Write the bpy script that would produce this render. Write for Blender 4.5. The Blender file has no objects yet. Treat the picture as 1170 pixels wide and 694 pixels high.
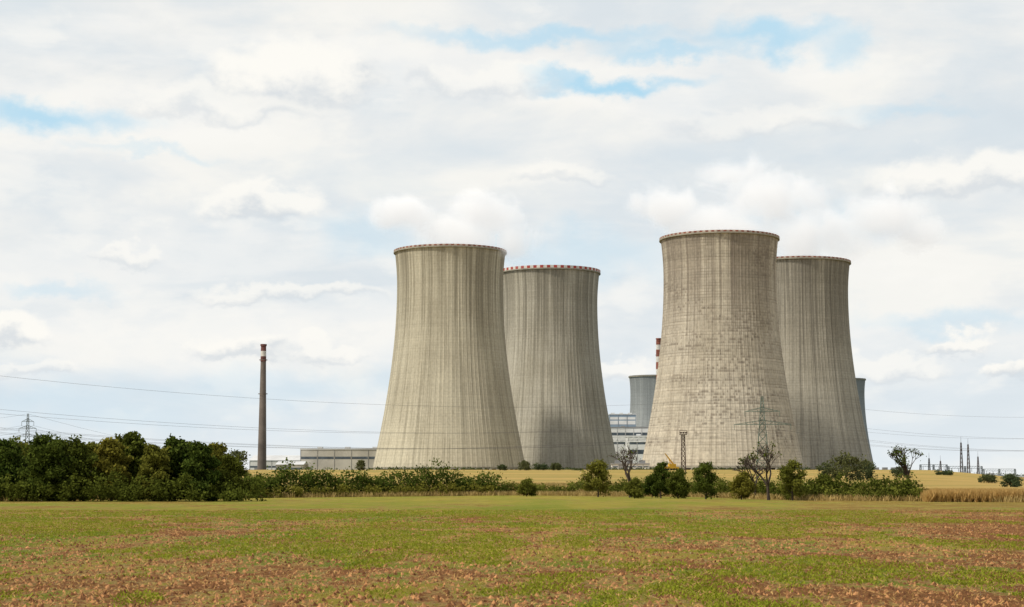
import bpy, bmesh, math, random
import numpy as np
from mathutils import Vector, noise as mnoise
random.seed(7); rng=np.random.default_rng(11)
S=bpy.context.scene
S.view_settings.view_transform='Standard'; S.view_settings.look='None'; S.view_settings.exposure=0
F=2000.0; EYE=2.6; PITCH=math.atan(201/2000.0)
def bear(px,py):
    u=px-585; v=347-py
    return u, F*math.cos(PITCH)-v*math.sin(PITCH), F*math.sin(PITCH)+v*math.cos(PITCH)
def X(px,D): return (px-585)/2010.0*D
def Z(py,D):
    d=bear(585,py); return EYE+d[2]/d[1]*D
def ss(a,b,x):
    t=min(1,max(0,(x-a)/(b-a))); return t*t*(3-2*t)
def tz(x,y):
    r=ss(300,880,y)
    side=ss(225,300,x*984/max(y,500))
    h=7.3*(1-side)+3.0*side
    return r*h + ss(1100,2500,y)*(-4.0)*(1-side)
# ---------------- node helper
class G:
    def __init__(s,nt): s.t=nt; s.n=nt.nodes; s.l=nt.links
    def new(s,t,**k):
        n=s.n.new(t)
        for a,b in k.items(): setattr(n,a,b)
        return n
    def put(s,sock,v):
        if v is None: return
        if isinstance(v,bpy.types.NodeSocket): s.l.new(v,sock)
        elif isinstance(v,(tuple,list)):
            v=tuple(v)
            if len(sock.default_value)==4 and len(v)==3: v=v+(1,)
            sock.default_value=v
        else: sock.default_value=v
    def m(s,op,a,b=None,c=None,clamp=False):
        n=s.new('ShaderNodeMath',operation=op,use_clamp=clamp)
        s.put(n.inputs[0],a); s.put(n.inputs[1],b)
        if c is not None: s.put(n.inputs[2],c)
        return n.outputs[0]
    def vm(s,op,a,b=None,c=None):
        n=s.new('ShaderNodeVectorMath',operation=op)
        s.put(n.inputs[0],a); s.put(n.inputs[1],b)
        if c is not None: s.put(n.inputs[2],c)
        return n.outputs['Value' if op=='LENGTH' else 'Vector']
    def noise(s,vec,scale=1,detail=4,rough=.5,dist=0,col=False):
        n=s.new('ShaderNodeTexNoise')
        s.put(n.inputs['Vector'],vec); n.inputs['Scale'].default_value=scale
        n.inputs['Detail'].default_value=detail; n.inputs['Roughness'].default_value=rough
        n.inputs['Distortion'].default_value=dist
        return n.outputs['Color' if col else 'Fac']
    def mix(s,f,a,b,mode='MIX'):
        n=s.new('ShaderNodeMix',data_type='RGBA',blend_type=mode)
        s.put(n.inputs[0],f); s.put(n.inputs[6],a); s.put(n.inputs[7],b)
        return n.outputs[2]
    def rng(s,v,a,b,c=0,d=1,smooth=True):
        n=s.new('ShaderNodeMapRange'); n.interpolation_type='SMOOTHSTEP' if smooth else 'LINEAR'
        s.put(n.inputs[0],v)
        for i,q in enumerate((a,b,c,d)): s.put(n.inputs[i+1],q)
        return n.outputs[0]
    def comb(s,x,y,z=0):
        n=s.new('ShaderNodeCombineXYZ'); s.put(n.inputs[0],x); s.put(n.inputs[1],y); s.put(n.inputs[2],z); return n.outputs[0]
    def sep(s,v):
        n=s.new('ShaderNodeSeparateXYZ'); s.put(n.inputs[0],v); return n.outputs
    def obj(s): return s.new('ShaderNodeTexCoord').outputs['Object']
    def geo(s): return s.new('ShaderNodeNewGeometry').outputs['Position']
def newmat(name):
    m=bpy.data.materials.new(name); m.use_nodes=True
    g=G(m.node_tree); b=g.n['Principled BSDF']; b.inputs['Roughness'].default_value=.85
    b.inputs['Specular IOR Level'].default_value=.25
    return m,g,b
def simple(name,col,rough=.8,var=.15,scale=.5,metal=0):
    m,g,b=newmat(name)
    n=g.noise(g.obj(),scale,4,.6)
    f=g.rng(n,.3,.7,1-var,1+var)
    c=g.mix(1.0,col,g.comb(f,f,f),'MULTIPLY')
    g.put(b.inputs['Base Color'],c); b.inputs['Roughness'].default_value=rough; b.inputs['Metallic'].default_value=metal
    return m
# ---------------- object helpers
def empty(name,loc=(0,0,0)):
    e=bpy.data.objects.new(name,None); e.location=loc; S.collection.objects.link(e); e.empty_display_size=1; return e
def mesh(name,verts,faces,mats,parent=None,loc=(0,0,0),mi=None,smooth=False,tint=None):
    me=bpy.data.meshes.new(name); me.from_pydata(verts,[],faces)
    for m in (mats if isinstance(mats,(list,tuple)) else [mats]): me.materials.append(m)
    if mi is not None: me.polygons.foreach_set('material_index',np.array(mi,dtype=np.int32))
    if smooth: me.polygons.foreach_set('use_smooth',np.ones(len(me.polygons),dtype=bool))
    if tint is not None:
        a=me.attributes.new('tint','FLOAT','FACE'); a.data.foreach_set('value',np.array(tint,dtype=np.float32))
    me.update()
    o=bpy.data.objects.new(name,me); S.collection.objects.link(o); o.location=loc
    if parent: o.parent=parent
    return o
class MB:
    def __init__(s): s.v=[]; s.f=[]; s.mi=[]
    def box(s,x0,x1,y0,y1,z0,z1,mi=0):
        b=len(s.v)
        s.v+=[(x0,y0,z0),(x1,y0,z0),(x1,y1,z0),(x0,y1,z0),(x0,y0,z1),(x1,y0,z1),(x1,y1,z1),(x0,y1,z1)]
        for q in ((0,3,2,1),(4,5,6,7),(0,1,5,4),(1,2,6,5),(2,3,7,6),(3,0,4,7)):
            s.f.append(tuple(b+i for i in q)); s.mi.append(mi)
    def tube(s,p,q,r0,r1,n=5,mi=0,cap=False):
        p=Vector(p); q=Vector(q); d=(q-p)
        if d.length<1e-6: return
        d.normalize(); a=d.orthogonal().normalized(); c=d.cross(a)
        b=len(s.v)
        for P,r in((p,r0),(q,r1)):
            for i in range(n):
                t=2*math.pi*i/n; s.v.append(tuple(P+a*math.cos(t)*r+c*math.sin(t)*r))
        for i in range(n):
            j=(i+1)%n; s.f.append((b+i,b+j,b+n+j,b+n+i)); s.mi.append(mi)
        if cap:
            s.f.append(tuple(b+n+i for i in range(n))); s.mi.append(mi)
    def build(s,name,mats,parent=None,loc=(0,0,0),smooth=False):
        return mesh(name,s.v,s.f,mats,parent,loc,s.mi,smooth)
# ---------------- WORLD
SUN_EL=math.radians(52); SUN_AZ=math.atan2(-0.88,-0.47)
w=bpy.data.worlds.new("World"); S.world=w; w.use_nodes=True
g=G(w.node_tree); g.n.clear()
out=g.new('ShaderNodeOutputWorld')
sky=g.new('ShaderNodeTexSky',sky_type='NISHITA'); sky.sun_disc=False
sky.sun_elevation=SUN_EL; sky.sun_rotation=SUN_AZ%(2*math.pi); sky.air_density=1.2; sky.dust_density=2.0
bgs=g.new('ShaderNodeBackground'); g.l.new(sky.outputs[0],bgs.inputs[0]); bgs.inputs[1].default_value=.09
dirv=g.new('ShaderNodeTexCoord').outputs['Generated']
dx,dy,dz=g.sep(dirv)
u=g.m('ARCTAN2',dx,dy); v=g.m('ARCSINE',dz)
uv=g.comb(u,g.m('MAXIMUM',v,0),0)
wn=g.noise(g.vm('MULTIPLY',uv,(1,1.4,1)),26,7,.58,0,True)
wuv=g.vm('ADD',uv,g.vm('MULTIPLY',g.vm('SUBTRACT',wn,(.5,.5,.5)),(.070,.042,0)))
fine=g.sep(wn)[2]
n1=g.noise(g.vm('MULTIPLY_ADD',uv,(1,2.4,1),(2.3,.7,0)),6.5,7,.56,.3)
n2=g.noise(g.vm('MULTIPLY_ADD',uv,(1,4.5,1),(5,0,1.5)),4.5,6,.55,.3)
n3=g.noise(g.vm('MULTIPLY_ADD',uv,(1,1.9,1),(9,0,4.5)),17,7,.55,.1)
base=g.mix(g.rng(v,0,.13),(.74,.815,.87),(.82,.845,.85))
base=g.mix(g.rng(v,.12,.30),base,(.83,.845,.84))
c=g.mix(g.m('MULTIPLY',g.rng(n1,.52,.36),.6),base,(.67,.75,.81))
c=g.mix(g.m('MULTIPLY',g.rng(n1,.48,.62),.8),c,(.95,.935,.885))
c=g.mix(g.m('MULTIPLY',g.rng(n2,.50,.64),.5),c,(.95,.94,.91))
c=g.mix(g.m('MULTIPLY',g.rng(n2,.47,.34),.35),c,(.65,.74,.805))
n3m=g.m('MULTIPLY',g.rng(n3,.50,.62),g.rng(n2,.40,.56))
c=g.mix(g.m('MULTIPLY',n3m,.45),c,(.97,.955,.91))
c=g.mix(g.m('MULTIPLY',g.rng(n3,.46,.34),.18),c,(.62,.70,.765))
def blob(px,py,rx,ry,soft,shift=0.0):
    b=bear(px,py); u0=math.atan2(b[0],b[1]); v0=math.atan2(b[2],math.hypot(b[0],b[1]))
    sx,sy=2000/rx,2000/ry
    q=g.vm('MULTIPLY_ADD',wuv,(sx,sy,0),(-u0*sx,-v0*sy,0))
    return g.rng(g.vm('LENGTH',q),1.0,1.0-soft), q
for (px,py,rx,ry,st) in [(50,137,155,28,.9),(700,97,140,17,1.0),(630,88,60,12,.9),(880,40,115,28,.85),(760,60,110,14,.7),(620,45,240,18,.7),(970,62,50,32,.55),(100,470,260,40,.3),(1080,370,150,18,.35),(320,440,260,34,.25),(640,290,240,44,.4),(1020,130,120,14,.3),(60,330,100,14,.35),(180,175,120,10,.3),(420,270,90,40,.35),(900,260,180,40,.35)]:
    b,_=blob(px,py,rx,ry,.9)
    c=g.mix(g.m('MULTIPLY',b,st),c,(.45,.71,.88))
for (px,py,rx,ry,st) in [(340,85,115,52,.95),(250,120,150,28,.6),(560,95,110,26,.6),(295,235,92,28,.85),(150,296,44,15,.6),(265,396,70,20,.9),(372,398,54,15,.7),(10,380,60,26,.95),(330,330,140,15,.65),(1100,205,150,36,.85),(640,205,60,16,.5),(1155,424,34,16,.95),(1100,392,52,14,.8),(705,416,38,18,.75),(1020,415,80,18,.65),(880,140,150,24,.4),(30,425,70,12,.55)]:
    b,q=blob(px,py,rx,ry,.45)
    qy=g.m('ADD',g.sep(q)[1],g.m('MULTIPLY',g.m('SUBTRACT',fine,.5),2.4))
    bot=g.rng(qy,-.95,-.35)
    cc=g.mix(g.rng(qy,-.7,.25),(.65,.70,.745),(.99,.97,.915))
    c=g.mix(g.m('MULTIPLY',g.m('MULTIPLY',b,bot),st),c,cc)
c=g.mix(g.rng(v,.075,.0,0,.5),c,(.80,.85,.875))
bgc=g.new('ShaderNodeBackground'); g.l.new(c,bgc.inputs[0]); bgc.inputs[1].default_value=1.0
ms=g.new('ShaderNodeMixShader')
g.put(ms.inputs[0],g.rng(g.m('ADD',v,g.m('MULTIPLY',g.m('SUBTRACT',n1,.5),.8)),.32,.75,1,.35))
g.l.new(bgs.outputs[0],ms.inputs[1]); g.l.new(bgc.outputs[0],ms.inputs[2]); g.l.new(ms.outputs[0],out.inputs[0])
w.cycles.sampling_method='NONE'
# sun
L=bpy.data.lights.new('sun','SUN'); L.energy=3.9; L.angle=math.radians(4.0); L.color=(1,.92,.78)
so=bpy.data.objects.new('sun',L); S.collection.objects.link(so)
sd=Vector((math.sin(SUN_AZ)*math.cos(SUN_EL),math.cos(SUN_AZ)*math.cos(SUN_EL),math.sin(SUN_EL)))
so.rotation_euler=sd.to_track_quat('Z','Y').to_euler(); so.location=(0,-50,100)
# ---------------- TERRAIN
EDGE=[(-20000,208),(-62,208),(-35,252),(0,290),(25,268),(36,222),(60,203),(20000,198)]
def edge(x):
    for (a,b),(c_,d) in zip(EDGE,EDGE[1:]):
        if a<=x<=c_: return b+(d-b)*(x-a)/(c_-a)
    return 200
def axis(segs):
    o=[]
    for a,b,st in segs: o+=list(np.arange(a,b,st))
    return o
xs=axis([(-9000,-2000,700),(-2000,-500,100),(-500,-100,20),(-100,100,3),(100,500,20),(500,2000,100),(2000,9001,700)])
ys=axis([(-600,0,60),(0,180,6),(180,330,2),(330,1200,15),(1200,3000,100),(3000,16001,1000)])
V=[(x,y,tz(x,y)) for y in ys for x in xs]; nx=len(xs)
Fc=[(j*nx+i,j*nx+i+1,(j+1)*nx+i+1,(j+1)*nx+i) for j in range(len(ys)-1) for i in range(nx-1)]
m,g,b=newmat('field_ground')
P=g.geo(); px_,py_,pz_=g.sep(P)
att=g.new('ShaderNodeAttribute',attribute_name='zone').outputs['Fac']
big=g.noise(g.comb(px_,g.m('MULTIPLY',py_,.55),0),.085,5,.6,.4)
mid=g.noise(g.comb(px_,g.m('MULTIPLY',py_,.34),4),.65,7,.72,.3)
fin=g.noise(P,6.0,6,.75); fin2=g.noise(g.comb(px_,g.m('MULTIPLY',py_,.5),9),2.2,6,.75)
gr=g.m('ADD',g.m('MULTIPLY',big,1.1),g.m('MULTIPLY',mid,1.1))
gr=g.m('ADD',gr,g.m('MULTIPLY',fin2,.5))
bias=g.rng(py_,35,125,-.19,-.07,False)
bias=g.m('SUBTRACT',bias,g.rng(g.m('SUBTRACT',px_,g.m('MULTIPLY',py_,.12)),0,14,0,.22))
bias=g.m('SUBTRACT',bias,g.rng(g.m('ADD',px_,g.m('MULTIPLY',py_,.08)),0,-12,0,.06))
gr=g.m('ADD',gr,bias)
green=g.mix(g.rng(fin,.35,.65),(.11,.165,.013),(.27,.31,.042))
green=g.mix(g.rng(g.noise(g.comb(px_,g.m('MULTIPLY',py_,.3),14),.12,5,.6),.42,.62),green,(.36,.29,.05))
straw=g.mix(g.rng(fin,.38,.60),(.24,.14,.045),(.58,.40,.16))
soil=g.mix(g.rng(fin,.36,.60),(.11,.042,.014),(.40,.19,.072))
nc=g.mix(g.rng(gr,1.08,1.17),soil,straw)
nc=g.mix(g.rng(gr,1.14,1.25),nc,green)
nc=g.mix(g.rng(py_,110,200,0,.5),nc,g.mix(g.rng(mid,.35,.65),(.25,.26,.035),(.44,.37,.08)))
far=g.mix(g.rng(g.noise(g.comb(g.m('MULTIPLY',px_,.1),g.m('MULTIPLY',py_,.3),0),.1,4),.4,.6),(.46,.32,.11),(.34,.27,.085))
far=g.mix(g.rng(py_,900,1100),far,(.10,.12,.05))
nc=g.mix(att,nc,far)
g.put(b.inputs['Base Color'],nc); b.inputs['Roughness'].default_value=1; b.inputs['Specular IOR Level'].default_value=.05
bp=g.new('ShaderNodeBump'); bp.inputs['Strength'].default_value=1; bp.inputs['Distance'].default_value=.3
g.put(bp.inputs['Height'],g.m('ADD',fin,g.m('MULTIPLY',fin2,1.2))); g.l.new(bp.outputs[0],b.inputs['Normal'])
gm=mesh('ground',V,Fc,m,smooth=True)
za=gm.data.attributes.new('zone','FLOAT','POINT'); za.data.foreach_set('value',np.array([1.0 if y>edge(x)+4 else 0.0 for (x,y,z) in V],dtype=np.float32))
# ---------------- plants helpers
def leafmat(name,dark,light,dry=None):
    m,g,b=newmat(name)
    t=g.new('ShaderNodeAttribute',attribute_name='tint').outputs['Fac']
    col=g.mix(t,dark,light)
    oi=g.new('ShaderNodeObjectInfo').outputs['Random']
    col=g.mix(g.m('MULTIPLY',oi,.45),col,(light[0]*1.4,light[1]*.98,light[2]*.8))
    g.n.remove(b)
    df=g.new('ShaderNodeBsdfDiffuse'); g.put(df.inputs[0],col)
    tr=g.new('ShaderNodeBsdfTranslucent'); g.put(tr.inputs[0],col)
    mx=g.new('ShaderNodeMixShader'); mx.inputs[0].default_value=.28
    g.l.new(df.outputs[0],mx.inputs[1]); g.l.new(tr.outputs[0],mx.inputs[2]); g.l.new(mx.outputs[0],g.n['Material Output'].inputs[0])
    return m
LEAF=leafmat('foliage_dark',(.016,.034,.006),(.10,.135,.024))
LEAF2=leafmat('foliage_light',(.045,.065,.011),(.18,.195,.036))
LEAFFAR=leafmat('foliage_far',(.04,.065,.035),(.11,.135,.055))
DRY=leafmat('dry_grass',(.22,.17,.055),(.54,.42,.18))
CORN=leafmat('corn_leaves',(.25,.19,.06),(.50,.39,.16))
SEED=leafmat('seedlings',(.08,.15,.013),(.24,.31,.035))
BARK=simple('bark',(.06,.045,.035),.95,.3,3)
def quads(C,size):
    n=len(C)
    a=rng.normal(size=(n,3)); a/=np.linalg.norm(a,axis=1)[:,None]
    r=rng.normal(size=(n,3)); b_=np.cross(a,r); b_/=np.linalg.norm(b_,axis=1)[:,None]
    s=(size*rng.uniform(.6,1.3,n))[:,None]
    a=a*s*.65; b_=b_*s*.38
    return np.stack([C-a,C+b_,C+a,C-b_],1).reshape(-1,3)
def leafcloud(lobes,nclump,nleaf,size,clr=.45):
    Cs=[];T=[]
    for (cx,cy,cz,rx,ry,rz) in lobes:
        d=rng.normal(size=(nclump,3)); d/=np.linalg.norm(d,axis=1)[:,None]
        rad=rng.uniform(.35,1.08,nclump)[:,None]
        cc=np.array([cx,cy,cz])+d*rad*np.array([rx,ry,rz])
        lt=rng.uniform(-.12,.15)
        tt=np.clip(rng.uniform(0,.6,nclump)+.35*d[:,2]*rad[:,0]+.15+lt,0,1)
        for k in range(nclump):
            q=cc[k]+rng.normal(size=(nleaf,3))*clr*np.array([1,1,.7])
            Cs.append(q); T.append(np.clip(tt[k]+rng.uniform(-.15,.15,nleaf),0,1))
    C=np.concatenate(Cs); T=np.concatenate(T)
    k=C[:,2]>.1; return C[k],T[k]
def quadfaces(n): 
    return np.arange(n*4).reshape(-1,4).tolist()
def foliage(name,lobes,nclump,nleaf,size,mat,parent,clr=.45):
    C,T=leafcloud(lobes,nclump,nleaf,size,clr)
    Vv=quads(C,size)
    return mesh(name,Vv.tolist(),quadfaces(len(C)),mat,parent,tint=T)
def tree(px,D,top,wpx,mat=None,low=.12,dens=1.0,name='deciduous_tree',nl=9,seed=None):
    if seed is not None: random.seed(seed)
    x=X(px,D); y=D; z=tz(x,y); H=Z(top,D)-z; W=wpx/2000*D/2
    e=empty(name,(x,y,z)); mat=mat or LEAF
    mb=MB(); lobes=[]
    th=H*random.uniform(.32,.42); r=.035*H*.55
    lean=Vector((random.uniform(-.05,.05)*H,0,0))
    t1=lean+Vector((0,0,th)); mb.tube((0,0,-.2),t1,r*1.3,r*.8,7)
    t2=lean*1.6+Vector((0,0,H*.8)); mb.tube(t1,t2,r*.8,r*.2,6)
    for i in range(nl):
        f=(i+.5)/nl; hz=H*(low+(.93-low)*f)
        env=math.sin(math.pi*min(1,(f*.80+.18)))**.7
        a=i*2.4+random.uniform(-.5,.5); rr=W*env*random.uniform(.35,.78)
        lr=W*random.uniform(.24,.48)*(.65+.45*env)
        c=Vector((math.cos(a)*rr,math.sin(a)*rr*.9,min(hz,H-lr*.7)))
        lobes.append((c.x,c.y,c.z,lr,lr,lr*random.uniform(.65,1.05)))
        s=t1.lerp(t2,max(0,min(1,(hz-th)/(H*.8-th)-.2)))
        if hz<th: s=Vector((0,0,max(.4,hz*.6)))
        mb.tube(s,c,r*.35,r*.08,5)
        for q in range(3):
            mb.tube(c.lerp(s,.4),c+Vector((random.uniform(-1,1),random.uniform(-1,1),random.uniform(-.2,1)))*lr*.95,r*.14,.02,4)
    lobes.append((lean.x,0,H*.55,W*.42,W*.42,H*.28))
    mb.build('trunk_and_limbs',BARK,e)
    size=.30 if D<400 else .55
    size*=max(.7,min(1.15,H/7))
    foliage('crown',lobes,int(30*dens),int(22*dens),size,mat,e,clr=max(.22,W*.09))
    return e
def bush_row(name,pts,mat,size=.3,nclump=16,nleaf=20,clr=.35):
    lobes=[]
    for (px,D,top,hw) in pts:
        x=X(px,D); z=tz(x,D); h=max(.4,Z(top,D)-z); r=hw/2000*D
        lobes.append((x,D,z+h*.45,r,r*.9+.4,h*.5))
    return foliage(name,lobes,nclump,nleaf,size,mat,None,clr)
# left tree belt
spec=[(-25,214,506,64,LEAF),(8,212,503,62,LEAF),(30,222,508,62,LEAF2),(52,209,498,70,LEAF),(86,211,503,64,LEAF),(108,224,505,54,LEAF2),(128,212,499,52,LEAF2),(152,216,492,50,LEAF),(176,210,508,48,LEAF2),(200,213,499,56,LEAF),(228,209,504,52,LEAF),(246,222,505,44,LEAF2),(264,212,520,40,LEAF),(20,232,504,60,LEAF),(70,233,503,60,LEAF),(140,234,502,56,LEAF),(215,232,505,50,LEAF)]
for i,(px,D,tp,wp,mt) in enumerate(spec):
    tree(px,D,tp,wp,mt,low=.06,dens=1.1,nl=13,seed=i+3)
bush_row('undergrowth',[(p+random.uniform(-5,5),208+random.uniform(-1.5,3),random.uniform(535,556),random.uniform(12,20)) for p in range(-40,300,11)],LEAF,.28,16,24)
pts=[]
for p in range(275,565,8):
    D=edge(X(p,260))+2; tp=536+4*math.sin(p*.05)+random.uniform(-4,6)
    if 318<p<345: tp-=6
    if 485<p<525: tp-=5
    pts.append((p,D,tp,random.uniform(9,15)))
bush_row('hedgerow',pts,LEAF,.32,20,24,.5)
bush_row('hedgerow',[(p+random.uniform(-5,5),edge(X(p,260))-1.5,random.uniform(548,557),random.uniform(6,11)) for p in range(290,560,14)],LEAF2,.28,14,18,.35)
pts=[(p+random.uniform(-4,4),edge(X(p,270))+2,random.uniform(545,556),random.uniform(7,12)) for p in range(555,700,8)]
bush_row('hedgerow',pts,LEAF2,.3,15,20,.35)
pts=[(p+random.uniform(-4,4),edge(X(p,225))+3,random.uniform(543,553),random.uniform(10,15)) for p in range(700,1050,8)]
pts+=[(p,edge(X(p,215))+1,random.uniform(542,548),17) for p in (930,945,960,978,1000,1022,1040,770,790,860,845)]
bush_row('hedgerow',pts,LEAF,.28,18,22,.38)
bush_row('hedgerow',[(p+random.uniform(-6,6),edge(X(p,225))+.5,random.uniform(552,561),random.uniform(6,12)) for p in range(705,1050,17)],LEAF2,.26,14,18,.32)
pts=[(p+random.uniform(-3,3),880+random.uniform(-15,10),random.uniform(535.5,539.5),random.uniform(3,6)) for p in range(425,925,7) if mnoise.noise(Vector((p*.02,0,3)))>-.15]
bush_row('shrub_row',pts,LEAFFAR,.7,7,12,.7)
for i,(px,D,tp,wp,mt) in enumerate([(683,262,526,40,LEAF2),(755,245,527,24,LEAF),(775,240,538,34,LEAF),(806,232,528,34,LEAF),(847,226,541,36,LEAF2),(905,218,526,36,LEAF2),(602,268,548,22,LEAF2),(745,250,543,22,LEAF),(725,240,548,22,LEAF2),(940,222,543,34,LEAF)]):
    tree(px,D,tp,wp,mt,low=.16,dens=.9,nl=9,seed=40+i)
for i,(px,D,tp,wp) in enumerate([(968,520,518,50),(945,540,529,30),(990,530,527,34),(412,760,526,14),(600,760,527,20),(618,770,530,18),(635,765,529,16),(574,760,531,12),(660,765,536,14),(268,600,514,40),(248,610,520,30),(1155,420,543,30),(1030,560,534,26),(1080,640,538,24),(1130,520,543,26)]):
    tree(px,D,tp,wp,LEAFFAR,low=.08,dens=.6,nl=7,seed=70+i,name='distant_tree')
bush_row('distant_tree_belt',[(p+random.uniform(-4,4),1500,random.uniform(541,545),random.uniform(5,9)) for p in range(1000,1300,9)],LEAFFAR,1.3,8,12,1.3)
def bare(px,D,top,spread,seed,leaves=0):
    random.seed(seed); x=X(px,D); z=tz(x,D); H=Z(top,D)-z
    e=empty('bare_tree',(x,D,z)); mb=MB(); tips=[]
    def rec(p,d,l,r,dep):
        q=p+d*l; mb.tube(p,q,r,r*.72,5 if dep>2 else 3)
        if dep==0: tips.append(q); return
        for k in range(random.choice((2,3,3))):
            nd=(d+Vector((random.uniform(-1,1)*spread,random.uniform(-1,1)*spread,random.uniform(-.15,.45)))).normalized()
            rec(q,nd,l*random.uniform(.66,.86),max(.03,r*.64),dep-1)
    rec(Vector((0,0,-.2)),Vector((random.uniform(-.1,.1),0,1)).normalized(),H*.24,H*.028,5)
    hm=max(t.z for t in tips); k=H/hm
    mb.v=[(a*k,b_*k,c_*k) for a,b_,c_ in mb.v]
    mb.build('trunk_and_branches',BARK,e)
    if leaves:
        C=[];T=[]
        for t in tips:
            if random.random()<leaves:
                for _ in range(6): C.append((t.x*k+random.gauss(0,.25),t.y*k+random.gauss(0,.25),t.z*k+random.gauss(0,.2))); T.append(random.random())
        C=np.array(C); mesh('sparse_leaves',quads(C,.22).tolist(),quadfaces(len(C)),LEAF,e,tint=T)
bare(720,255,509,.75,5,.10); bare(878,222,506,.7,8,.18); bare(1037,225,511,.65,12,.35); bare(862,236,522,.8,19,.1)
# ---- grass strips / corn / seedlings
def blades(name,N,fx,hmin,hmax,w,mat,lean=.3):
    P0=np.array([fx() for _ in range(N)])
    a=rng.uniform(0,2*math.pi,N); h=rng.uniform(hmin,hmax,N)
    dxy=np.stack([np.cos(a),np.sin(a),np.zeros(N)],1)*(w/2)
    tip=P0+np.stack([rng.normal(0,lean,N)*h,rng.normal(0,lean,N)*h,h],1)
    mid=(P0+tip)/2+np.stack([rng.normal(0,.08,N)*h,rng.normal(0,.08,N)*h,np.zeros(N)],1)
    Vv=np.stack([P0-dxy*.6,P0+dxy*.6,mid+dxy,tip,mid-dxy],1).reshape(-1,3)
    Ff=np.arange(N*5).reshape(-1,5).tolist()
    return mesh(name,Vv.tolist(),Ff,mat,None,tint=rng.uniform(0,1,N))
def fx_edge():
    x=random.uniform(-75,75); y=edge(x)+random.gauss(-1.0,1.6); return (x,y,tz(x,y)-.02)
blades('dry_grass_verge',26000,fx_edge,.25,.95,.10,DRY)
def fx_corn():
    D=random.uniform(203,226); px=random.uniform(1043+(226-D)*.8,1190); x=X(px,D); x=round(x/.8)*.8+random.gauss(0,.15)
    return (x,D,0)
blades('corn_field',34000,fx_corn,.8,1.5,.13,CORN,.22)
def fx_corn2():
    D=random.uniform(300,345); px=random.uniform(430,800); x=X(px,D); return (x,D,tz(x,D))
blades('corn_field',26000,fx_corn2,1.2,2.1,.2,CORN,.2)
def fx_corn3():
    D=random.uniform(250,300); px=random.uniform(1030,1200); x=X(px,D); return (x,D,tz(x,D))
blades('corn_field',9000,fx_corn3,.5,1.3,.2,CORN,.2)
def pn(x,y): return mnoise.noise(Vector((x*.10,y*.05,2)))+.8*mnoise.noise(Vector((x*.55,y*.18,5)))
def pos_field(thr):
    while True:
        y=random.uniform(33,150)
        if random.random()>(40/y)**.3: continue
        hw=y*.31; x=random.uniform(-hw,hw)
        n=pn(x,y)
        rb=ss(0,16,x-y*.12)*.35
        if n-rb+ (y-60)*.004+random.gauss(0,.08) >thr: return (x,y,-.01)
def tufts(name,N,thr,hmin,hmax,w,mat,k,lean,spread):
    base=[pos_field(thr) for _ in range(N)]
    it=iter([ (b_[0]+random.gauss(0,spread),b_[1]+random.gauss(0,spread),b_[2]) for b_ in base for _ in range(k)])
    return blades(name,N*k,lambda: next(it),hmin,hmax,w,mat,lean)
tufts('seedlings',44000,0.06,.03,.10,.04,SEED,3,.8,.07)
tufts('straw_stubble',18000,-3,.02,.10,.028,DRY,2,1.4,.08)
cms=[simple('soil_light',(.36,.18,.075),1,.4,4),simple('soil_dark',(.15,.065,.025),1,.4,4)]
mb=MB()
for _ in range(30000):
    x,y,z=pos_field(-3)
    if pn(x,y)>.08: continue
    s=random.uniform(.02,.085); a=random.uniform(0,6.28); b0=len(mb.v); mi=random.random()<.45
    for k in range(4): mb.v.append((x+math.cos(a+k*1.57)*s*random.uniform(.7,1.5),y+math.sin(a+k*1.57)*s*random.uniform(.7,1.3),-.02))
    mb.v.append((x+random.gauss(0,s*.3),y+random.gauss(0,s*.3),s*random.uniform(.6,1.2)))
    for k in range(4): mb.f.append((b0+k,b0+(k+1)%4,b0+4)); mb.mi.append(int(mi))
mb.build('soil_clods',cms)
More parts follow.
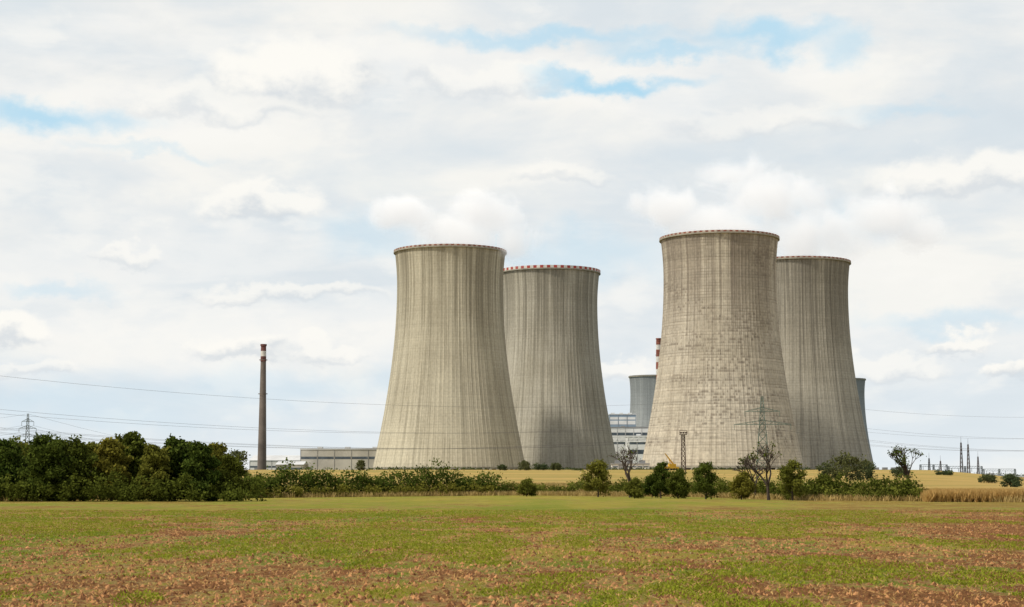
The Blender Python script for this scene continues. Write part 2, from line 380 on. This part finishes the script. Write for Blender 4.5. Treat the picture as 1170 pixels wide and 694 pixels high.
# ---------------- COOLING TOWERS
def towermat(name,c0,c1,cd,patch,seed,streak=.5):
    m,g,b=newmat(name)
    x,y,z=g.sep(g.obj())
    ang=g.m('MULTIPLY',g.m('ARCTAN2',x,g.m('MULTIPLY',y,-1)),36)
    ns=g.noise(g.comb(ang,z,seed),.035,4,.55)
    col=g.mix(g.rng(ns,.35,.65),c0,c1)
    col=g.mix(g.rng(z,40,0,0,.3),col,(c1[0]*1.12,c1[1]*1.07,c1[2]*.97))
    st=g.noise(g.comb(g.m('MULTIPLY',ang,1.0),g.m('MULTIPLY',z,.022),seed+3),.55,6,.72)
    st2=g.noise(g.comb(ang,g.m('MULTIPLY',z,.010),seed+9),.16,4,.6)
    col=g.mix(g.m('MULTIPLY',g.rng(st,.46,.66),streak),col,cd)
    col=g.mix(g.m('MULTIPLY',g.rng(st,.48,.32),.35),col,(c1[0]*1.22,c1[1]*1.2,c1[2]*1.18))
    topm=g.m('MULTIPLY',g.rng(z,45,124),g.rng(st2,.40,.56))
    col=g.mix(g.m('MULTIPLY',topm,.65),col,cd)
    run0=g.noise(g.comb(ang,g.m('MULTIPLY',z,.004),seed+41),.9,3,.6)
    rlen=g.m('MULTIPLY_ADD',run0,-160,160)
    col=g.mix(g.m('MULTIPLY',g.m('MULTIPLY',g.rng(run0,.50,.60),g.rng(g.m('SUBTRACT',z,rlen),0,30)),.6),col,cd)
    zi=g.m('FLOOR',g.m('DIVIDE',z,1.5))
    lift=g.m('FRACT',g.m('DIVIDE',z,1.5))
    ln=g.noise(g.comb(g.m('MULTIPLY',ang,.12),z,seed+5),.30,4,.6)
    lm=g.m('MULTIPLY',g.rng(lift,.28,.10),g.rng(ln,.38,.66,.03,.22+patch*.75))
    col=g.mix(lm,col,cd)
    wr_=g.new('ShaderNodeTexWhiteNoise',noise_dimensions='1D'); g.put(wr_.inputs['W'],g.m('ADD',zi,seed*10))
    f0=g.rng(wr_.outputs['Value'],0,1,.97-patch*.08,1.03+patch*.05,False); col=g.mix(1.0,col,g.comb(f0,f0,f0),'MULTIPLY')
    zq=g.m('MULTIPLY',zi,1.5)
    run=g.noise(g.comb(g.m('MULTIPLY',ang,.30),g.m('MULTIPLY',zq,3.0),seed+17),.9,4,.75)
    bandn=g.noise(g.comb(g.m('MULTIPLY',ang,.5),z,seed+20),.055,3,.6)
    hb=g.m('MULTIPLY',g.rng(bandn,.40,.60),g.rng(run,.49,.58))
    hb=g.m('MULTIPLY',hb,g.rng(lift,.9,.6,.2,1))
    col=g.mix(g.m('MULTIPLY',hb,patch),col,cd)
    wn_=g.new('ShaderNodeTexWhiteNoise',noise_dimensions='2D')
    ai=g.m('FLOOR',g.m('ADD',g.m('DIVIDE',ang,1.6),g.m('MULTIPLY',zi,.37)))
    g.put(wn_.inputs['Vector'],g.comb(ai,zi,0))
    f1=g.rng(wn_.outputs['Value'],0,1,1-.01-patch*.10,1+.01+patch*.08,False); col=g.mix(1.0,col,g.comb(f1,f1,f1),'MULTIPLY')
    fn=g.noise(g.comb(ang,g.m('MULTIPLY',z,.6),seed+30),1.0,5,.7)
    f=g.rng(fn,.25,.75,.85,1.15); col=g.mix(1.0,col,g.comb(f,f,f),'MULTIPLY')
    g.put(b.inputs['Base Color'],col); b.inputs['Roughness'].default_value=.95
    bp=g.new('ShaderNodeBump'); bp.inputs['Strength'].default_value=.35; bp.inputs['Distance'].default_value=.25
    g.put(bp.inputs['Height'],g.m('ADD',fn,st)); g.l.new(bp.outputs[0],b.inputs['Normal'])
    return m
RED=simple('rim_red',(.32,.05,.04),.7,.2,.5); WHITE=simple('rim_white',(.55,.53,.50),.7,.15,.5)
INNER=simple('concrete_inner',(.16,.155,.14),.9,.2,.1); COLM=simple('concrete_columns',(.27,.255,.21),.9,.2,.3); DARK=simple('dark_void',(.03,.03,.03),1,.1,.1)
def rad(z):
    d=z-103.8
    return 29.8*math.sqrt(1+(d/(98.4 if d<0 else 66))**2)
def tower(px,D,mat,detail=True,rimred=RED,gz=None,rib=.13,nrim=96,rimh=1.1,rimw=WHITE):
    x=X(px,D); z0=6.4 if gz is None else gz
    e=empty('cooling_tower',(x,D,z0))
    NA=384 if detail else 128; NR=64 if detail else 30; z1=2.6; zt=124
    vs=[];fs=[]
    for j in range(NR+1):
        z=z1+(zt-z1)*j/NR; r=rad(z)
        for i in range(NA):
            a=2*math.pi*i/NA; rr=r+(rib if (i%4==0 and detail) else 0)
            vs.append((rr*math.sin(a),rr*math.cos(a),z))
    for j in range(NR):
        for i in range(NA):
            k=(i+1)%NA; fs.append((j*NA+i,(j+1)*NA+i,(j+1)*NA+k,j*NA+k))
    mesh('shell',vs,fs,mat,e)
    vs=[];fs=[];n=96
    for j in range(21):
        z=z1+(125-z1)*j/20; r=rad(z)-.7
        for i in range(n): a=2*math.pi*i/n; vs.append((r*math.sin(a),r*math.cos(a),z))
    for j in range(20):
        for i in range(n): k=(i+1)%n; fs.append((j*n+i,j*n+k,(j+1)*n+k,(j+1)*n+i))
    mesh('inner_shell',vs,fs,INNER,e,smooth=True)
    def ring(name,r0,r1,za,zb,mats,n,alt):
        vs=[];fs=[];mi=[]
        for i in range(n):
            a=2*math.pi*i/n
            for (r,z) in ((r1,za),(r1,zb),(r0,zb),(r0,za)): vs.append((r*math.sin(a),r*math.cos(a),z))
        for i in range(n):
            k=(i+1)%n
            for q in range(4):
                q2=(q+1)%4; fs.append((i*4+q,i*4+q2,k*4+q2,k*4+q)); mi.append(i%2 if alt else 0)
        mesh(name,vs,fs,mats,e,mi=mi)
    rt=rad(124)
    ring('cornice',rt-.8,rt+.9,123.3,124.0,[COLM],96,False)
    ring('rim_parapet',rt+.55,rt+.8,124.003,124.0+rimh,[rimred,rimw],nrim,True)
    ring('ring_beam',rad(2.6)-1.0,rad(2.6)+.35,1.9,2.9,[COLM],96,False)
    mb=MB(); n=60; rb=rad(0)+.6; rt_=rad(2)
    for i in range(n):
        a=2*math.pi*i/n
        for s_ in (-.5,.5):
            a2=a+s_*2*math.pi/n
            mb.tube((rb*math.sin(a),rb*math.cos(a),-1.5),(rt_*math.sin(a2),rt_*math.cos(a2),2.0),.5,.42,6)
    mb.build('support_columns',COLM,e)
    mb=MB(); mb.tube((0,0,-2),(0,0,2.2),rad(3)-4,rad(3)-4,64); mb.build('dark_interior',DARK,e)  # near-black drum stands in for the shade inside the tower base
    mb=MB(); mb.tube((0,0,-2),(0,0,1.0),rad(0)+3,rad(0)+2.6,64); mb.build('basin_wall',COLM,e)
    return e
RUST=simple('rim_rust',(.20,.07,.05),.8,.4,.6); RIMW=simple('rim_worn',(.40,.34,.30),.8,.3,.6)
tower(513.5,984,towermat('concrete_weathered',(.385,.36,.285),(.455,.43,.345),(.18,.165,.125),.04,1.0,.58),rimred=RUST,nrim=128,rimh=.9,rimw=RIMW)
tower(628,1085,towermat('concrete_weathered',(.355,.335,.275),(.425,.405,.345),(.16,.15,.12),.04,4.0,.62),rimred=RED,nrim=96,rimh=1.6)
tower(825,930,towermat('concrete_patched',(.41,.375,.305),(.48,.445,.375),(.165,.14,.115),.72,8.0,.42),rimred=RUST,nrim=128,rimh=.9,rimw=RIMW)
tower(914,1036,towermat('concrete_weathered',(.315,.295,.245),(.375,.355,.30),(.13,.12,.10),.16,12.0,.66),rimred=RUST,nrim=128,rimh=.9,rimw=RIMW)
FT=towermat('concrete_haze_tint',(.24,.26,.27),(.29,.31,.32),(.17,.185,.195),.1,15.0,.5)  # bluish air haze painted into the far towers' concrete colour
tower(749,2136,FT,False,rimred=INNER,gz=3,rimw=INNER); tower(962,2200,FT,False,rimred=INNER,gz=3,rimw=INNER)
# ---------------- STEAM (one ragged plume per tower mouth; lumps merged by smooth fall-off)
def steam(px,py,D,rx,ry,rz,seed,dens,lumps,ns=.034):
    bm=bmesh.new(); bmesh.ops.create_icosphere(bm,subdivisions=3,radius=1.0)
    for v_ in bm.verts: v_.co=Vector((v_.co.x*rx,v_.co.y*ry,v_.co.z*rz))
    me=bpy.data.meshes.new('steam_cloud'); bm.to_mesh(me); bm.free()
    o=bpy.data.objects.new('steam_cloud',me); S.collection.objects.link(o); o.location=(X(px,D),D,Z(py,D))
    m=bpy.data.materials.new('steam'); m.use_nodes=True; g=G(m.node_tree); g.n.clear()
    ou=g.new('ShaderNodeOutputMaterial'); P=g.obj()
    hull=g.rng(g.vm('LENGTH',g.vm('MULTIPLY',P,(1/rx,1/ry,1/rz))),1.0,.72)
    fall=None
    for (lx,lz,lr,lh) in lumps:
        q=g.vm('MULTIPLY',g.vm('SUBTRACT',P,(lx*rx,0,lz*rz)),(1/(lr*rx),1/ry,1/(lh*rz)))
        f=g.rng(g.vm('LENGTH',q),1.0,.0)
        fall=f if fall is None else g.m('MAXIMUM',fall,f)
    nz=g.noise(g.vm('ADD',P,(seed*91.0,0,0)),ns,5,.66,.8)
    de=g.m('MULTIPLY',g.rng(g.m('ADD',nz,g.m('MULTIPLY',fall,.24)),.54,.80),g.rng(fall,0,.4))
    de=g.m('MULTIPLY',g.m('MULTIPLY',de,hull),dens)
    pv=g.new('ShaderNodeVolumeScatter'); pv.inputs['Color'].default_value=(1,1,1,1); g.put(pv.inputs['Density'],de); pv.inputs['Anisotropy'].default_value=.2
    em=g.new('ShaderNodeEmission'); em.inputs[0].default_value=(1,.985,.955,1); g.put(em.inputs[1],g.m('MULTIPLY',de,.40))  # steam made to glow, standing in for multiply scattered light
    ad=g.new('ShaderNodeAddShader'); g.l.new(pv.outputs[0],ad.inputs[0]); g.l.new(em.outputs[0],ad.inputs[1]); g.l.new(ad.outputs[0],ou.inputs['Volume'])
    me.materials.append(m)
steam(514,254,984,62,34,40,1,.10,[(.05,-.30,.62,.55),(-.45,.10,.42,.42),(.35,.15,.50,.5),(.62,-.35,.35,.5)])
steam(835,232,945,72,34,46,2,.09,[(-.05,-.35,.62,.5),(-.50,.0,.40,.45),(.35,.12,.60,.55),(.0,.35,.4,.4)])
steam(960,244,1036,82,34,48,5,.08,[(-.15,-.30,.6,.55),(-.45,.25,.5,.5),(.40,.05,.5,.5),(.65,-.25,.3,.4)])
# ---------------- CHIMNEYS
CH=simple('chimney_concrete',(.15,.125,.11),.9,.3,.08)
def chimney(px,D,top,r0,r1,bands,mat=CH,gz=5,red=RUST):
    x=X(px,D); H=Z(top,D)-gz; e=empty('chimney',(x,D,gz)); mb=MB(); n=14
    zs=[i/n for i in range(n+1)]
    for i in range(n):
        a,b_=zs[i],zs[i+1]; mb.tube((0,0,H*a),(0,0,H*b_),r0+(r1-r0)*a,r0+(r1-r0)*b_,20,0)
    mb.build('shaft',mat,e,smooth=True)
    mb=MB()
    for k,(za,zb,mi) in enumerate(bands):
        rr=lambda t:r0+(r1-r0)*t+.12
        mb.tube((0,0,H*za),(0,0,H*zb),rr(za),rr(zb),20,mi)
    mb.tube((0,0,H-.9),(0,0,H+.3),r1+.5,r1+.5,20,0,True)
    for za in (.62,.88):
        mb.tube((0,0,H*za),(0,0,H*za+.4),r0+(r1-r0)*za+.9,r0+(r1-r0)*za+.9,20,2)
    mb.build('warning_bands',[red,WHITE,CH],e)
chimney(299,1100,394,2.9,1.5,[(.95,.99,0),(.91,.95,1),(.87,.91,0)],red=simple('chimney_band_dark',(.12,.05,.045),.8,.3,.5))
chimney(753.8,1900,387,4.5,2.6,[(.955,.985,0),(.92,.955,1),(.87,.92,0),(.83,.87,1),(.78,.83,0),(.74,.78,1)],RUST,3)
# ---------------- BUILDINGS
WALLW=simple('panel_white',(.68,.68,.66),.6,.1,.1); WALLB=simple('panel_beige',(.45,.43,.38),.8,.15,.1); ROOF=simple('roof_grey',(.24,.24,.24),.8,.15,.1)
GLASS=simple('window_band',(.08,.10,.12),.3,.3,.3); BLUE=simple('panel_blue',(.24,.31,.38),.6,.1,.1); LROOF=simple('roof_light',(.55,.56,.56),.6,.1,.1)
def hall(name,pa,pb,D,top,wall,roof,depth=40,bands=((.72,.86),),gable=0,gz=5.5,bay=6.0,bandmat=GLASS):
    xa,xb=X(pa,D),X(pb,D); H=Z(top,D)-gz; e=empty(name,((xa+xb)/2,D+depth/2,gz)); w_=(xb-xa)/2; d=depth/2
    mb=MB(); mb.box(-w_,w_,-d,d,-1,H-gable,0); mb.build('walls',wall,e)
    mb=MB()
    if gable:
        mb.v+=[(-w_-.4,-d-.4,H-gable),(w_+.4,-d-.4,H-gable),(w_+.4,d+.4,H-gable),(-w_-.4,d+.4,H-gable),(-w_-.4,0,H),(w_+.4,0,H)]
        mb.f+=[(0,1,5,4),(2,3,4,5),(0,4,3),(1,2,5),(3,2,1,0)]; mb.mi+=[0]*5
    else:
        mb.box(-w_-.3,w_+.3,-d-.3,d+.3,H+.003,H+.7,0)
        for q in range(3):
            cx=-w_+(q+.5)*2*w_/3; mb.box(cx-1.5,cx+1.5,-2,2,H+.705,H+2.2,0)
    mb.build('roof',roof,e)
    mb=MB(); nb=max(2,int(2*w_/bay))
    hh=H-gable
    for i in range(nb):
        x0=-w_+2*w_*i/nb+.35; x1=-w_+2*w_*(i+1)/nb-.35
        for (a,c_) in bands: mb.box(x0,x1,-d-.06,-d+.1,hh*a,hh*c_,0)
        mb.box(x0-.45,x0-.25,-d-.18,-d+.1,0,hh-.1,1)
    mb.box(-w_+3,-w_+7,-d-.08,-d+.1,0,4.5,1)
    mb.build('windows_and_ribs',[bandmat,ROOF],e)
    return e
hall('industrial_hall',343,440,1030,514,WALLB,LROOF,60,((.62,.72),),bay=9)
hall('warehouse',285,348,1120,520,WALLW,LROOF,40,((.5,.62),),gable=3.5)
hall('warehouse',315,346,1000,527,WALLB,LROOF,26,((.5,.7),),gable=2)
hall('turbine_hall',640,790,1330,489,WALLW,ROOF,60,((.84,.90),(.66,.72)))
hall('reactor_building',697,727,1400,474,BLUE,LROOF,40,((.84,.90),(.92,.96)),bandmat=WALLW)
hall('turbine_hall',718,800,1290,499,WALLW,LROOF,30,((.8,.88),(.55,.66)))
hall('low_office_building',1000,1030,1150,538,WALLW,ROOF,20,((.5,.75),),gz=4,bay=3)
hall('warehouse',1020,1056,1300,541,WALLW,BLUE,20,((.4,.6),),gz=3)
hall('warehouse',1125,1170,1250,545,WALLB,LROOF,20,((.4,.6),),gz=2.5)
hall('low_office_building',700,742,900,531,WALLW,ROOF,14,((.3,.45),(.65,.8)),gz=6,bay=3)
def truss(name,x0,x1,y,z0,z1,mat,n=10,r=.3):
    mb=MB()
    for yy in (y-1.5,y+1.5):
        for z in (z0,z1): mb.tube((x0,yy,z),(x1,yy,z),r,r,5)
        for i in range(n):
            a=x0+(x1-x0)*i/n; b_=x0+(x1-x0)*(i+1)/n
            mb.tube((a,yy,z0),(b_,yy,z1),r*.7,r*.7,4); mb.tube((a,yy,z0),(a,yy,z1),r*.7,r*.7,4)
    for q in (x0,(x0+x1)/2,x1):
        for yy in(y-1.5,y+1.5): mb.tube((q,yy,4),(q,yy,z0),r*1.4,r*1.2,5)
    mb.build(name,mat)
truss('pipe_bridge',X(690,1250),X(748,1250),1250,Z(505,1250),Z(499,1250),WALLW)
# ---------------- PYLONS
STEEL=simple('galvanised_steel',(.16,.19,.18),.6,.2,.5,.3); RSTEEL=simple('rusty_steel',(.07,.05,.04),.8,.3,.5)
PSTEEL=simple('painted_steel_green',(.10,.14,.12),.7,.2,.5)
def lattice(mb,H,b,t,n,r,z0=0,cx=0,cy=0):
    def c(i,f):
        s=(b+(t-b)*f)/2; return (cx+(s if i in(1,2) else -s),cy+(s if i in(2,3) else -s),z0+H*f)
    fs=[1-(1-i/n)**1.25 for i in range(n+1)]
    for i in range(n):
        for k in range(4):
            mb.tube(c(k,fs[i]),c(k,fs[i+1]),r,r,4)
            j=(k+1)%4
            mb.tube(c(k,fs[i]),c(j,fs[i+1]),r*.6,r*.6,3); mb.tube(c(j,fs[i]),c(k,fs[i+1]),r*.6,r*.6,3)
            mb.tube(c(k,fs[i+1]),c(j,fs[i+1]),r*.6,r*.6,3)
def pylon(x,y,z,H,arms,rot=0,mat=STEEL,r=.16,b=6):
    e=empty('electricity_pylon',(x,y,z)); e.rotation_euler[2]=rot
    mb=MB(); lattice(mb,H,b,.8,10,r)
    pts=[]
    for (h,w_) in arms:
        for s in (-1,1):
            for dy in(-.7,.7):
                mb.tube((0,dy,h+1.9),(s*w_,0,h),r*1.1,r*.8,4); mb.tube((0,dy,h),(s*w_,0,h),r*1.1,r*.8,4)
            for q in range(4):
                f=q/4; f2=(q+.5)/4
                mb.tube((s*w_*f,-.7*(1-f),h),(s*w_*f2,-.7*(1-f2),h+1.9*(1-f2)),r*.6,r*.6,3)
            for f in ((1,.55) if w_>8 else (1,)):
                mb.tube((s*w_*f,0,h),(s*w_*f,0,h-2.4),.13,.13,5)
                pts.append(Vector((s*w_*f,0,h-2.4)))
    pts.append(Vector((0,0,H)))
    mb.build('lattice_mast',mat,e)
    c_,s_=math.cos(rot),math.sin(rot)
    return [Vector((x+p.x*c_-p.y*s_,y+p.x*s_+p.y*c_,z+p.z)) for p in pts]
WIRE=simple('conductor',(.13,.13,.14),.5,.1,1)
def wires(A,B,sag,r=.05):
    mb=MB()
    for a,b_ in zip(A,B):
        prev=None
        for i in range(25):
            t=i/24; p=a.lerp(b_,t); p.z-=4*sag*t*(1-t)
            if prev is not None: mb.tube(prev,p,r,r,4)
            prev=p
    mb.build('power_lines',WIRE)
arms=[(21.0,13.0),(27.0,8.0)]
gz=tz(X(872,815),815)
pA=pylon(X(872,815),815,gz,Z(453,815)-gz,arms,math.radians(-10),PSTEEL,.2)
pB=pylon(X(-160,520),520,2,36,arms,math.radians(-30))
pC=pylon(X(1360,900),900,3,36,arms,math.radians(0))
wires(pB,pA,9,.04); wires(pA,pC,7,.045)
gl=4
p1=pylon(X(30,1050),1050,gl,Z(473,1050)-gl,[(24,7),(29,5),(33,3.5)],.2,b=4.5)
p0=pylon(X(-240,900),900,gl,38,[(24,7),(29,5),(33,3.5)],.2,b=4.5)
p2=pylon(X(390,2300),2300,gl,34,[(24,7),(29,5),(33,3.5)],.2,b=4.5)
wires(p0,p1,7,.055); wires(p1,p2,16,.06)
for (px,D,tp,w_) in [(1099,1000,506,3),(1107,1010,508,3),(1062,1100,524,4),(1075,1120,527,4),(1118,1150,522,4),(1034,1000,518,4)]:
    x=X(px,D); e=empty('lattice_mast',(x,D,2.6)); mb=MB(); lattice(mb,Z(tp,D)-2.6,1.8,.5,9,.14); mb.tube((0,0,Z(tp,D)-2.6),(0,0,Z(tp,D)+1),.12,.05,4)
    mb.build('lattice_frame',RSTEEL,e)
for (pa,pb,D,tp) in [(1052,1082,1080,531),(1084,1122,1090,533),(1124,1160,1110,536)]:
    mb=MB(); x0,x1=X(pa,D),X(pb,D); zt_=Z(tp,D)-2.6; e=empty('substation_gantry',((x0+x1)/2,D,2.6)); hw=(x1-x0)/2
    for q in (-hw,0,hw):
        lattice(mb,zt_,1.4,.8,6,.1,0,q,0)
    for z in (zt_,zt_-1.3): mb.tube((-hw,0,z),(hw,0,z),.14,.14,4)
    for i in range(12): 
        a=-hw+2*hw*i/12; mb.tube((a,0,zt_-1.3),(a+hw/6,0,zt_),.08,.08,3)
    for i in range(5): mb.tube((-hw+hw*(i+.5)/2.5,0,zt_-1.3),(-hw+hw*(i+.5)/2.5,0,zt_-3.4),.15,.15,5)
    mb.build('gantry_frame',STEEL,e)
    mb=MB()
    for i in range(3):
        c0=-hw+hw*(i+.5)/1.5; mb.box(c0-1.6,c0+1.6,-1.2,1.2,0,2.8,0); mb.box(c0-2.2,c0-1.7,-1.4,1.4,.4,2.6,1); mb.box(c0+1.7,c0+2.2,-1.4,1.4,.4,2.6,1)
        for q in(-1,0,1): mb.tube((c0+q,0,2.8),(c0+q*1.3,0,4.6),.2,.12,6,2)
    mb.build('transformers',[BLUE,STEEL,WALLW],e)
D=640; x=X(781,D); gz=tz(x,D); H=Z(492,D)-gz; e=empty('floodlight_mast',(x,D,gz)); mb=MB()
lattice(mb,H-1.6,1.7,1.1,9,.13); mb.box(-1.3,1.3,-1.3,1.3,H-1.6,H-1.4)
for a in(-1.25,1.25):
    for b_ in(-1.25,1.25): mb.tube((a,b_,H-1.4),(a,b_,H),.07,.07,4)
for z in(H-.7,H): 
    mb.tube((-1.25,-1.25,z),(1.25,-1.25,z),.07,.07,4); mb.tube((-1.25,1.25,z),(1.25,1.25,z),.07,.07,4)
for q in (-.9,0,.9): mb.box(q-.3,q+.3,-1.5,-1.28,H-1.2,H-.6)
mb.build('mast_frame',RSTEEL,e)
YEL=simple('yellow_paint',(.60,.36,.03),.5,.1,1); TYRE=simple('rubber',(.02,.02,.02),.9,.1,1)
D=760; x=X(766,D); gz=tz(x,D); e=empty('mobile_crane',(x,D,gz)); e.rotation_euler[2]=math.radians(35); e.scale=(.8,.8,.8); mb=MB()
mb.box(-5,5,-1.3,1.3,1.0,1.9); mb.box(-5.6,-3.6,-1.25,1.25,1.9,3.3); mb.box(-.5,3.2,-1.2,1.2,1.905,3.5); mb.box(-1.7,-.52,-1.2,-.1,1.905,3.7)
mb.tube((2.2,0,3.2),(-2.8,0,8.2),.5,.34,4); mb.tube((-2.8,0,8.2),(-3.6,0,9.1),.28,.22,4)
mb.tube((.4,0,2.6),(-.9,0,5.9),.2,.15,6)
mb.build('chassis_cab_boom',YEL,e); mb=MB()
for q in(-4,-2.4,1.6,3.4):
    for yy in(-1.3,1.0): mb.tube((q,yy,.6),(q,yy+.35,.6),.6,.6,14,0,True); mb.tube((q,yy+.01,.6),(q,yy-.01,.6),.6,.58,14,0,True)
mb.box(-5.63,-4.4,-1.28,1.28,2.5,3.1); mb.build('wheels_and_glass',TYRE,e)
# ---------------- CAMERA
cam=bpy.data.cameras.new('camera'); co=bpy.data.objects.new('camera',cam); S.collection.objects.link(co)
cam.sensor_width=36; cam.lens=F/1170*36; co.location=(0,0,EYE); co.rotation_euler=(math.pi/2+PITCH,0,0)
cam.clip_start=.5; cam.clip_end=40000; S.camera=co
